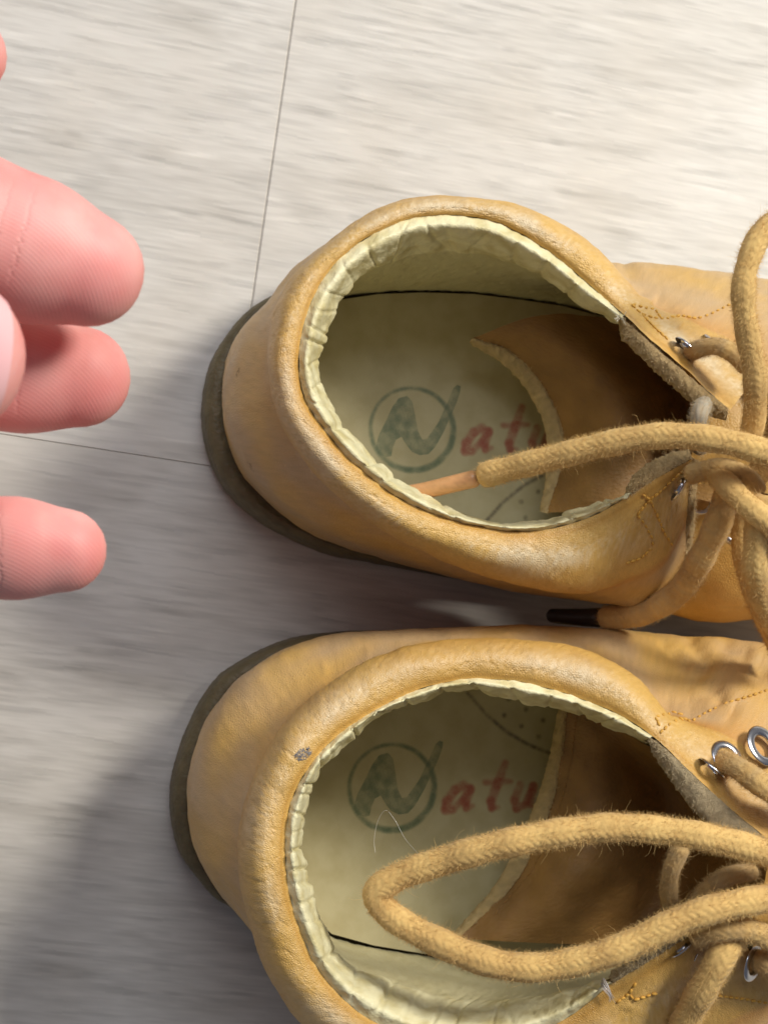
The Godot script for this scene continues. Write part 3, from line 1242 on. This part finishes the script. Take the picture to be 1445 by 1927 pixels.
func build_far_shoe() -> void:
	var d := {
		"wear_sheen": 1.0, "pucker": 0.62, "lining_from": 3, "dash_side": 1.0, "edge_tint": lin(212, 182, 130),
		"rows": [
			[1372, 772, 56, 1440, 690, 44, 1660, 585, 24, 1640, 610, 9, 0.0],
			[1300, 706, 56, 1372, 632, 46, 1480, 533, 24, 1470, 560, 9, 0.0],
			[1235, 648, 55, 1290, 594, 46, 1335, 509, 24, 1330, 540, 9, 0.1],
			[1173, 592, 53, 1214, 556, 45, 1215, 494, 24, 1200, 530, 9, 0.6],
			[1102, 531, 51, 1153, 492, 44, 1110, 494, 24, 1090, 520, 9, 1.0],
			[1030, 472, 50, 1066, 424, 43, 1010, 456, 24, 975, 485, 9, 1.0],
			[928, 417, 50, 946, 377, 43, 890, 428, 24, 850, 456, 9, 1.0],
			[817, 405, 50, 798, 369, 43, 755, 426, 24, 718, 456, 9, 1.0],
			[734, 425, 51, 690, 402, 43, 655, 446, 24, 622, 482, 9, 1.0],
			[655, 473, 52, 592, 476, 43, 566, 492, 24, 546, 520, 9, 1.0],
			[604, 532, 53, 532, 542, 43, 508, 562, 24, 500, 572, 10, 1.0],
			[571, 610, 54, 503, 634, 43, 455, 628, 26, 443, 638, 10, 1.0],
			[563, 697, 54, 503, 718, 43, 430, 712, 26, 420, 708, 10, 1.0],
			[588, 777, 54, 530, 806, 43, 438, 812, 26, 424, 808, 10, 1.0],
			[664, 870, 53, 602, 908, 42, 500, 905, 26, 462, 900, 10, 1.0],
			[765, 945, 51, 712, 996, 40, 620, 990, 25, 560, 990, 10, 1.0],
			[885, 987, 50, 846, 1064, 39, 790, 1062, 24, 692, 1044, 10, 1.0],
			[1005, 999, 50, 990, 1110, 38, 950, 1108, 24, 850, 1083, 10, 0.9],
			[1110, 973, 51, 1100, 1128, 38, 1060, 1126, 25, 1000, 1105, 12, 0.6],
			[1190, 928, 53, 1180, 1100, 41, 1145, 1135, 30, 1100, 1120, 18, 0.2],
			[1252, 889, 55, 1250, 1058, 44, 1205, 1134, 35, 1175, 1141, 27, 0.0],
			[1302, 862, 56, 1290, 985, 47, 1284, 1065, 40, 1240, 1122, 33, 0.0]],
		"lining": [
			[1166, 612, 46, 1120, 590, 12], [1088, 572, 44, 1060, 574, 12], [1008, 515, 43, 980, 562, 12], [920, 472, 43, 890, 551, 12], [817, 461, 43, 790, 548, 12],
			[740, 484, 43, 710, 551, 12], [692, 512, 44, 634, 562, 12], [645, 562, 44, 582, 592, 12], [614, 636, 45, 550, 650, 12], [602, 700, 45, 540, 720, 12],
			[627, 768, 45, 552, 800, 12], [695, 852, 44, 605, 880, 12], [782, 920, 43, 695, 950, 12], [884, 970, 43, 810, 1000, 12], [996, 982, 43, 940, 1015, 12],
			[1098, 953, 45, 1050, 1005, 12], [1178, 930, 48, 1140, 960, 12]],
		"insole_front": [1400, 960, 1600, 900, 1650, 780, 1600, 690, 1400, 620],
		"mark": [775, 807, 100, 2],
		"sole": [514, 558, 600, 515, 720, 480, 850, 480, 1000, 505, 1150, 535, 1300, 548, 1450, 565, 1650, 595, 1850, 655, 1960, 760, 1990, 880, 1930, 1010, 1800, 1090, 1600, 1135, 1400, 1150, 1200, 1135, 1000, 1108, 850, 1084, 700, 1056, 617, 1040, 534, 1004, 485, 975, 439, 934, 406, 884, 387, 822, 383, 764, 395, 693, 422, 639, 464, 589],
		"vamp": [
			[1225, 545, 12, 1240, 560, 24, 1270, 650, 36, 1300, 780, 40, 1295, 950, 36, 1290, 1090, 30, 1250, 1146, 22, 1240, 1150, 9],
			[1400, 565, 12, 1400, 572, 26, 1420, 660, 38, 1430, 800, 42, 1420, 980, 38, 1390, 1110, 31, 1365, 1166, 22, 1350, 1160, 9],
			[1600, 605, 12, 1600, 620, 24, 1600, 690, 36, 1600, 820, 39, 1600, 980, 36, 1590, 1080, 30, 1580, 1135, 22, 1570, 1140, 9],
			[1800, 660, 12, 1790, 680, 22, 1770, 740, 31, 1760, 840, 34, 1760, 950, 31, 1770, 1040, 26, 1780, 1080, 20, 1780, 1085, 9],
			[1960, 860, 12, 1950, 865, 18, 1925, 868, 23, 1910, 870, 24, 1910, 875, 23, 1925, 880, 20, 1945, 884, 17, 1955, 886, 9]],
		"tongue": [
			[888, 636, 25, 1000, 596, 29, 1170, 602, 27, 1330, 640, 42],
			[962, 664, 24, 1080, 655, 30, 1235, 662, 27, 1400, 690, 44],
			[1022, 726, 23, 1140, 715, 32.5, 1300, 722, 29, 1460, 740, 46],
			[1054, 800, 23, 1165, 785, 35, 1318, 790, 32, 1480, 800, 47],
			[1058, 868, 23, 1150, 862, 33, 1300, 858, 32, 1460, 880, 46],
			[1030, 966, 24, 1120, 958, 31, 1230, 930, 36, 1400, 960, 44]],
		"tongue_edge": [-4, 10, -14, 22, -27, 14, -30, 4, -28, -2, -14, -4],
		"facings": [
			[[1166, 596, 52.3, -3, 5], [1185, 612, 53.2, -13, 20], [1204, 628, 54, -15, 22], [1240, 660, 55, -17, 24], [1290, 702, 56, -18, 26], [1340, 745, 56, -16, 26], [1370, 770, 56, -4, 18]],
			[[1180, 935, 52.2, -2, -4], [1192, 928, 53, -9, -15], [1210, 916, 53.5, -12, -22], [1240, 897, 54.5, -14, -25], [1272, 878, 55.5, -12, -22], [1302, 862, 56, -6, -14]],
			[[1302, 862, 56, 10, 4], [1294, 940, 50, 13, 4], [1290, 1000, 45.5, 13, 4], [1284, 1065, 40, 12, 5], [1262, 1098, 36, 10, 6], [1240, 1122, 33, 4, 4]]],
		"seams": [
			[1186, 572, 1205, 590, 1226, 612, 1256, 640], [1186, 572, 1210, 578, 1232, 583, 1242, 598], [1205, 590, 1228, 598, 1250, 600, 1280, 594, 1310, 600, 1335, 592, 1375, 572, 1445, 542],
			[1208, 930, 1222, 940, 1245, 922, 1262, 905, 1285, 884], [1222, 940, 1198, 968, 1212, 985, 1228, 1015, 1226, 1030, 1205, 1050, 1176, 1060], [1222, 940, 1234, 965, 1248, 1000, 1266, 1028]],
		"eyelets": [[1292, 652, 0, 2.3, 0.66, 0.16, -0.72, 54.5], [1345, 645, 0, 2.3, 0.55, 0.4, -0.7, 49], [1279, 917, 0, 2.5, 0.86, 0.12, 0.5, 54], [1318, 945, 1, 2.4], [1382, 1000, 1, 2.4]],
		"folds": [[[1175, 500, 1210, 545, 1260, 590, 1330, 660], 12.0, 0.5], [[1300, 590, 1350, 630], 9.0, 0.3], [[1080, 1085, 1120, 1075, 1150, 1055], 5.0, 0.14], [[1060, 1075, 1100, 1068], 4.0, 0.10]],
	}
	var shoe := make_shoe(d)
	tag(shoe, "tan leather child's shoe at the top, its aglet-tipped lace end lying in the opening", "shoe", "pair of tan shoes")
	var marks := Bits.new()
	for sp in [[455, 688, 444, 708], [466, 868, 478, 888]]:
		for i in 16:
			var a := rng.randf()
			var t := spot(d.outer, lerpf(sp[0], sp[2], a) + rng.randf_range(-2, 2), lerpf(sp[1], sp[3], a) + rng.randf_range(-2, 2))
			marks.bead(Transform3D(t.basis.rotated(t.basis.y, 1.1 + rng.randfn(0, 0.4)), t.origin), Vector3(rng.randf_range(0.12, 0.4), 0.012, 0.035) * MM, lin(160, 126, 92).lerp(lin(128, 104, 80), rng.randf()))
	put("scuff_mark", bits_mesh(marks), mats.thread, d.upper).set_meta("kind", "stuff")
	var nubs := Bits.new()
	for sp in [[1168, 600, 53.5, 14], [1239, 676, 53.0, 12]]:
		for i in sp[3]:
			var a := at(sp[0] + rng.randf_range(-7, 7), sp[1] + rng.randf_range(-7, 7), sp[2])
			curl(nubs, a, Vector3(rng.randf_range(-1, 1), rng.randf_range(0.1, 1), rng.randf_range(-1, 1)), rng.randf_range(0.6, 1.3) * MM, 0.1 * MM, lin(222, 212, 186), 4)
	put("thread_end", bits_mesh(nubs), mats.fuzz, d.upper).set_meta("kind", "stuff")
	# the lace end with its plastic tip, crossing the opening
	var main := lace("lace", [900, 897, 47, 950, 884, 50, 1050, 859, 56, 1150, 834, 61, 1250, 820, 65, 1350, 828, 68, 1445, 852, 69, 1560, 880, 66], 0.00235, shoe, 0.35, 44.0)
	rod([760, 930, 39, 800, 923, 41, 850, 911, 44, 905, 898, 46.5], 0.00135, 0.00145, lin(222, 168, 118), "aglet", mats.aglet, main)
	lace("lace", [1600, 400, 70, 1510, 400, 73, 1440, 430, 75, 1405, 500, 75, 1398, 570, 74, 1408, 640, 72, 1420, 710, 70, 1418, 790, 66, 1400, 850, 62], 0.00205, shoe, 0.45, 40.0)
	lace("lace", [1296, 664, 53, 1320, 655, 57, 1350, 652, 59, 1382, 668, 60, 1410, 700, 60], 0.00165, shoe, 0.8, 30.0, 0.35)
	lace("lace", [1318, 850, 52, 1312, 810, 56, 1316, 778, 58, 1324, 758, 55, 1326, 740, 48], 0.0016, shoe, 0.9, 40.0, 0.9)  # grey end of the lower flap, built as a strand
	lace("lace", [1290, 895, 55, 1330, 885, 58, 1370, 884, 61, 1405, 900, 62, 1425, 930, 60], 0.00195, shoe, 0.6, 36.0, 0.2)
	lace("lace", [1340, 880, 58, 1372, 918, 63, 1410, 955, 66, 1450, 990, 66, 1500, 1060, 62], 0.0022, shoe, 0.5, 36.0)
	lace("lace", [1385, 890, 58, 1368, 930, 58, 1350, 985, 56, 1322, 1045, 51, 1285, 1105, 43, 1230, 1145, 36, 1175, 1160, 29, 1130, 1162, 24], 0.0025, shoe, 0.65, 34.0, 0.1)
	rod([1138, 1162, 25, 1100, 1162, 20, 1060, 1160, 15, 1030, 1158, 11], 0.0018, 0.0013, lin(74, 66, 58), "aglet", mats.aglet, shoe)  # dark colour of this aglet stands for the shade between the shoes
	lace("lace", [1376, 900, 55, 1388, 980, 54, 1398, 1060, 52, 1420, 1130, 48, 1470, 1240, 40], 0.0017, shoe, 0.7, 30.0)
	lace("lace", [1440, 930, 66, 1425, 1000, 64, 1422, 1070, 61, 1440, 1140, 55, 1490, 1230, 45], 0.0024, shoe, 0.45, 36.0)


func build_near_shoe() -> void:
	var d := {
		"wear_sheen": 0.7, "pucker": 0.6, "lining_from": 3, "dash_side": -1.0, "edge_tint": lin(204, 184, 146),
		"rows": [
			[1450, 1585, 57, 1510, 1490, 50, 1640, 1270, 26, 1640, 1290, 9, 0.0],
			[1364, 1513, 57, 1440, 1420, 49, 1520, 1232, 26, 1520, 1260, 9, 0.0],
			[1295, 1448, 56, 1345, 1370, 49, 1400, 1204, 26, 1395, 1235, 9, 0.1],
			[1228, 1386, 54, 1262, 1338, 47, 1265, 1195, 26, 1260, 1225, 9, 0.6],
			[1160, 1343, 52, 1192, 1268, 44, 1165, 1188, 28, 1150, 1208, 9, 1.0],
			[1070, 1307, 51, 1092, 1216, 43, 1070, 1182, 28, 1050, 1200, 9, 1.0],
			[970, 1282, 51, 982, 1200, 43, 960, 1177, 28, 940, 1197, 9, 1.0],
			[870, 1278, 51, 866, 1200, 43, 850, 1182, 28, 830, 1198, 9, 1.0],
			[778, 1301, 52, 745, 1216, 43, 720, 1188, 28, 690, 1203, 10, 1.0],
			[700, 1339, 53, 645, 1264, 43, 610, 1202, 27, 588, 1212, 10, 1.0],
			[630, 1388, 54, 572, 1318, 43, 510, 1243, 27, 492, 1254, 10, 1.0],
			[580, 1445, 55, 512, 1388, 43, 430, 1310, 27, 414, 1322, 10, 1.0],
			[549, 1509, 55, 470, 1467, 43, 382, 1398, 27, 370, 1404, 10, 1.0],
			[538, 1575, 55, 445, 1560, 43, 362, 1497, 27, 354, 1492, 10, 1.0],
			[540, 1650, 55, 446, 1652, 43, 375, 1600, 27, 366, 1585, 10, 1.0],
			[558, 1733, 54, 466, 1738, 42, 420, 1682, 27, 404, 1668, 10, 1.0],
			[600, 1826, 53, 508, 1848, 42, 490, 1770, 27, 462, 1735, 10, 1.0],
			[674, 1904, 52, 585, 1950, 42, 570, 1850, 26, 540, 1810, 10, 1.0],
			[776, 1953, 51, 735, 2030, 42, 700, 1925, 26, 670, 1880, 10, 1.0],
			[870, 1968, 51, 880, 2060, 41, 840, 1980, 26, 810, 1930, 10, 1.0],
			[968, 1957, 51, 1010, 2065, 40, 980, 2010, 26, 950, 1965, 10, 1.0],
			[1068, 1915, 52, 1115, 2050, 41, 1100, 2030, 26, 1070, 1985, 10, 0.8],
			[1152, 1850, 54, 1215, 2010, 43, 1240, 2050, 27, 1210, 2010, 10, 0.4],
			[1222, 1808, 56, 1315, 1970, 46, 1380, 2070, 28, 1350, 2040, 10, 0.0],
			[1290, 1765, 57, 1400, 1920, 48, 1500, 2070, 28, 1480, 2040, 10, 0.0],
			[1360, 1725, 57, 1480, 1880, 47, 1610, 2060, 28, 1590, 2040, 10, 0.0]],
		"lining": [
			[1212, 1394, 48, 1190, 1395, 12], [1140, 1367, 46, 1120, 1350, 12], [1058, 1338, 45, 1030, 1295, 12], [968, 1320, 45, 940, 1268, 12], [876, 1299, 46, 840, 1260, 12],
			[800, 1318, 46, 750, 1266, 12], [722, 1344, 46, 670, 1290, 12], [656, 1399, 46, 600, 1340, 12], [600, 1457, 46, 550, 1410, 12], [582, 1513, 46, 520, 1480, 12],
			[568, 1575, 46, 510, 1555, 12], [580, 1640, 46, 525, 1630, 12], [606, 1733, 46, 560, 1700, 12], [642, 1805, 46, 620, 1760, 12], [715, 1848, 45, 700, 1782, 12],
			[798, 1886, 45, 790, 1797, 12], [880, 1897, 45, 880, 1809, 12], [960, 1891, 45, 970, 1812, 12], [1053, 1869, 46, 1060, 1800, 12], [1138, 1842, 49, 1150, 1775, 12]],
		"insole_front": [1400, 1740, 1600, 1680, 1650, 1560, 1600, 1470, 1400, 1420],
		"mark": [737, 1481, 100, 1],
		"sole": [570, 1198, 640, 1190, 720, 1188, 850, 1188, 1000, 1188, 1150, 1195, 1300, 1210, 1450, 1235, 1650, 1275, 1850, 1350, 1960, 1450, 1990, 1570, 1960, 1720, 1850, 1870, 1650, 1990, 1450, 2030, 1250, 2020, 1050, 1980, 900, 1955, 750, 1915, 620, 1860, 520, 1785, 437, 1708, 404, 1688, 371, 1650, 342, 1609, 327, 1555, 323, 1501, 329, 1451, 350, 1384, 379, 1322, 416, 1272, 466, 1239, 516, 1214],
		"vamp": [
			[1345, 1250, 12, 1350, 1262, 24, 1370, 1400, 38, 1400, 1600, 43, 1420, 1800, 40, 1420, 1950, 30, 1410, 2010, 20, 1400, 2020, 9],
			[1480, 1265, 12, 1480, 1285, 26, 1490, 1400, 39, 1500, 1600, 44, 1510, 1800, 40, 1500, 1950, 32, 1490, 2010, 22, 1480, 2020, 9],
			[1640, 1300, 12, 1640, 1320, 24, 1640, 1400, 36, 1640, 1590, 40, 1640, 1780, 37, 1640, 1900, 30, 1640, 1970, 22, 1640, 1980, 9],
			[1800, 1350, 12, 1795, 1370, 22, 1780, 1450, 31, 1770, 1580, 34, 1770, 1720, 31, 1780, 1830, 26, 1795, 1880, 20, 1800, 1885, 9],
			[1965, 1570, 12, 1955, 1573, 18, 1930, 1576, 23, 1915, 1580, 24, 1915, 1586, 23, 1930, 1592, 20, 1950, 1596, 17, 1960, 1598, 9]],
		"tongue": [
			[1064, 1335, 27, 1120, 1330, 29, 1215, 1400, 34, 1400, 1480, 42],
			[1056, 1420, 25, 1120, 1420, 28, 1240, 1460, 24, 1420, 1540, 46],
			[1040, 1500, 23, 1110, 1510, 27, 1260, 1540, 24, 1440, 1600, 48],
			[1010, 1580, 22, 1090, 1600, 29, 1265, 1620, 24, 1440, 1660, 48],
			[960, 1670, 21, 1040, 1690, 27, 1240, 1700, 24, 1400, 1710, 46],
			[860, 1766, 20, 960, 1772, 24, 1180, 1780, 24, 1330, 1760, 43]],
		"tongue_seam": [1084, 1345, 1076, 1420, 1062, 1485, 1040, 1560, 1000, 1640, 930, 1722],
		"tongue_edge": [-14, 0, -22, 0, -28, -4, -28, -10, -24, -12, -8, -8],
		"facings": [
			[[1222, 1388, 53.4, -3, 3], [1238, 1399, 54.2, -11, 12], [1255, 1412, 55, -16, 18], [1295, 1450, 56, -22, 28], [1340, 1492, 57, -30, 34], [1395, 1540, 57, -34, 34], [1450, 1585, 57, -30, 26]],
			[[1152, 1850, 53.5, -6, -10], [1190, 1828, 55, -14, -22], [1222, 1808, 56, -16, -28], [1258, 1786, 56.5, -18, -32], [1310, 1754, 57, -18, -32], [1360, 1725, 57, -10, -20]]],
		"seams": [
			[1240, 1366, 1232, 1350, 1262, 1340, 1285, 1346, 1300, 1358, 1330, 1340, 1370, 1322, 1405, 1312, 1445, 1298], [1240, 1380, 1262, 1360, 1285, 1350],
			[1182, 1870, 1196, 1848], [1160, 1886, 1182, 1870, 1192, 1882, 1236, 1868], [1196, 1848, 1182, 1870], [1340, 1872, 1400, 1880, 1445, 1888]],
		"eyelets": [[1368, 1424, 0, 2.9, 0.25, 0.85, -0.5, 52.6], [1436, 1403, 0, 3.4, 0.4, 0.85, -0.4, 50.6], [1340, 1444, 0, 2.4, 0.62, 0.12, -0.75, 55.5], [1282, 1784, 0, 2.3, 0.6, 0.1, 0.78, 56], [1310, 1790, 0, 2.4, 0.85, 0.3, 0.4, 53], [1418, 1814, 0, 2.9, 0.62, 0.75, 0.2, 54.5]],
		"folds": [[[1300, 1205, 1330, 1250, 1352, 1310, 1375, 1345], 14.0, 1.1], [[1250, 1215, 1290, 1250, 1330, 1290], 10.0, 0.6], [[1180, 1225, 1240, 1290, 1262, 1345], 9.0, 0.4], [[1295, 1290, 1298, 1350], 5.0, 0.15], [[960, 1215, 1000, 1245, 1020, 1262], 4.0, 0.1], [[1365, 1212, 1400, 1225, 1440, 1262, 1480, 1310], 13.0, 1.2], [[520, 1310, 600, 1262, 680, 1232, 740, 1222], 7.0, 0.18]],
	}
	var shoe := make_shoe(d)
	tag(shoe, "tan leather child's shoe at the bottom with a lace loop lying across its opening", "shoe", "pair of tan shoes")
	# a dark scuff on the crest of the collar
	var bits := Bits.new()
	for i in 120:
		var a := rng.randf()
		var b := rng.randf_range(-1, 1) * (1.0 - absf(a - 0.5))
		var t := spot(d.outer, 556 + 28 * a + 6 * b, 1428 - 16 * a + 9 * b)
		bits.bead(Transform3D(t.basis.rotated(t.basis.y, rng.randfn(0.6, 0.7)), t.origin), Vector3(rng.randf_range(0.15, 0.5), 0.025, rng.randf_range(0.03, 0.08)) * MM, lin(150, 142, 134).lerp(lin(84, 82, 88), rng.randf()))
	put("scuff_mark", bits_mesh(bits), mats.thread, d.upper).set_meta("kind", "stuff")
	# white thread ends where the lining stops
	var tacks := Bits.new()
	for i in 9:
		var w := rng.randf_range(-5, 5)
		var z := rng.randf_range(-5, 5)
		tacks.hair(ring(pts([1134 + w, 1846 + z, 53.6, 1140 + w * 1.3, 1858 + z, 54.8, 1148 + w * 0.6, 1872 + z * 0.6, 54.6, 1152 + w * 1.6, 1882 + z, 54.0]), 9), 0.00009, lin(206, 200, 198))
	put("thread_end", bits_mesh(tacks), mats.thread, d.upper).set_meta("kind", "stuff")
	# the loop
	lace("lace", [1560, 1640, 62, 1445, 1606, 64, 1380, 1587, 65, 1300, 1570, 65, 1230, 1561, 64, 1150, 1557, 63, 1060, 1566, 62, 980, 1581, 61, 900, 1600, 59, 820, 1624, 56, 750, 1650, 54, 708, 1680, 53, 728, 1716, 53, 775, 1748, 54, 840, 1780, 56, 905, 1806, 57, 975, 1820, 58, 1050, 1816, 59, 1136, 1796, 61, 1200, 1770, 62, 1262, 1740, 63, 1330, 1714, 64, 1400, 1698, 64, 1460, 1690, 63, 1560, 1690, 60], 0.00245, shoe, 0.4, 48.0)
	lace("lace", [1352, 1432, 50, 1378, 1440, 57, 1412, 1462, 60, 1450, 1490, 61, 1520, 1530, 58], 0.0021, shoe, 0.5, 44.0, 0.2)
	lace("lace", [1285, 1590, 52, 1262, 1640, 50, 1258, 1690, 47, 1272, 1740, 44], 0.0016, shoe, 0.9, 30.0, 0.5)
	lace("lace", [1420, 1640, 54, 1375, 1648, 56, 1340, 1668, 55, 1312, 1700, 51, 1300, 1730, 47], 0.0016, shoe, 0.9, 50.0, 0.6)  # fuzzy suede end of the flap, built as a strand
	lace("lace", [1300, 1765, 57, 1345, 1752, 60, 1400, 1748, 61, 1460, 1770, 60, 1540, 1800, 56], 0.0021, shoe, 0.7, 44.0, 0.3)
	lace("lace", [1395, 1740, 57, 1365, 1785, 59, 1335, 1840, 58, 1300, 1900, 54, 1275, 1960, 49, 1255, 2030, 42], 0.0026, shoe, 0.6, 44.0)
	lace("lace", [1424, 1812, 51, 1438, 1811, 56, 1470, 1826, 57, 1540, 1840, 54], 0.0021, shoe, 0.7, 40.0, 0.3)
	# a loose pale fibre that stands off the loop
	var loose := Bits.new()
	loose.hair(ring(pts([706, 1604, 50, 704, 1580, 51, 711, 1545, 53, 726, 1525, 55, 744, 1545, 57, 762, 1578, 58, 786, 1606, 58]), 40), 0.00005, lin(226, 222, 208))
	var lf := put("loose_fibre", bits_mesh(loose), mats.fuzz, self)
	tag(lf, "single pale loose fibre bent in an arch over the round green print", "fibre")
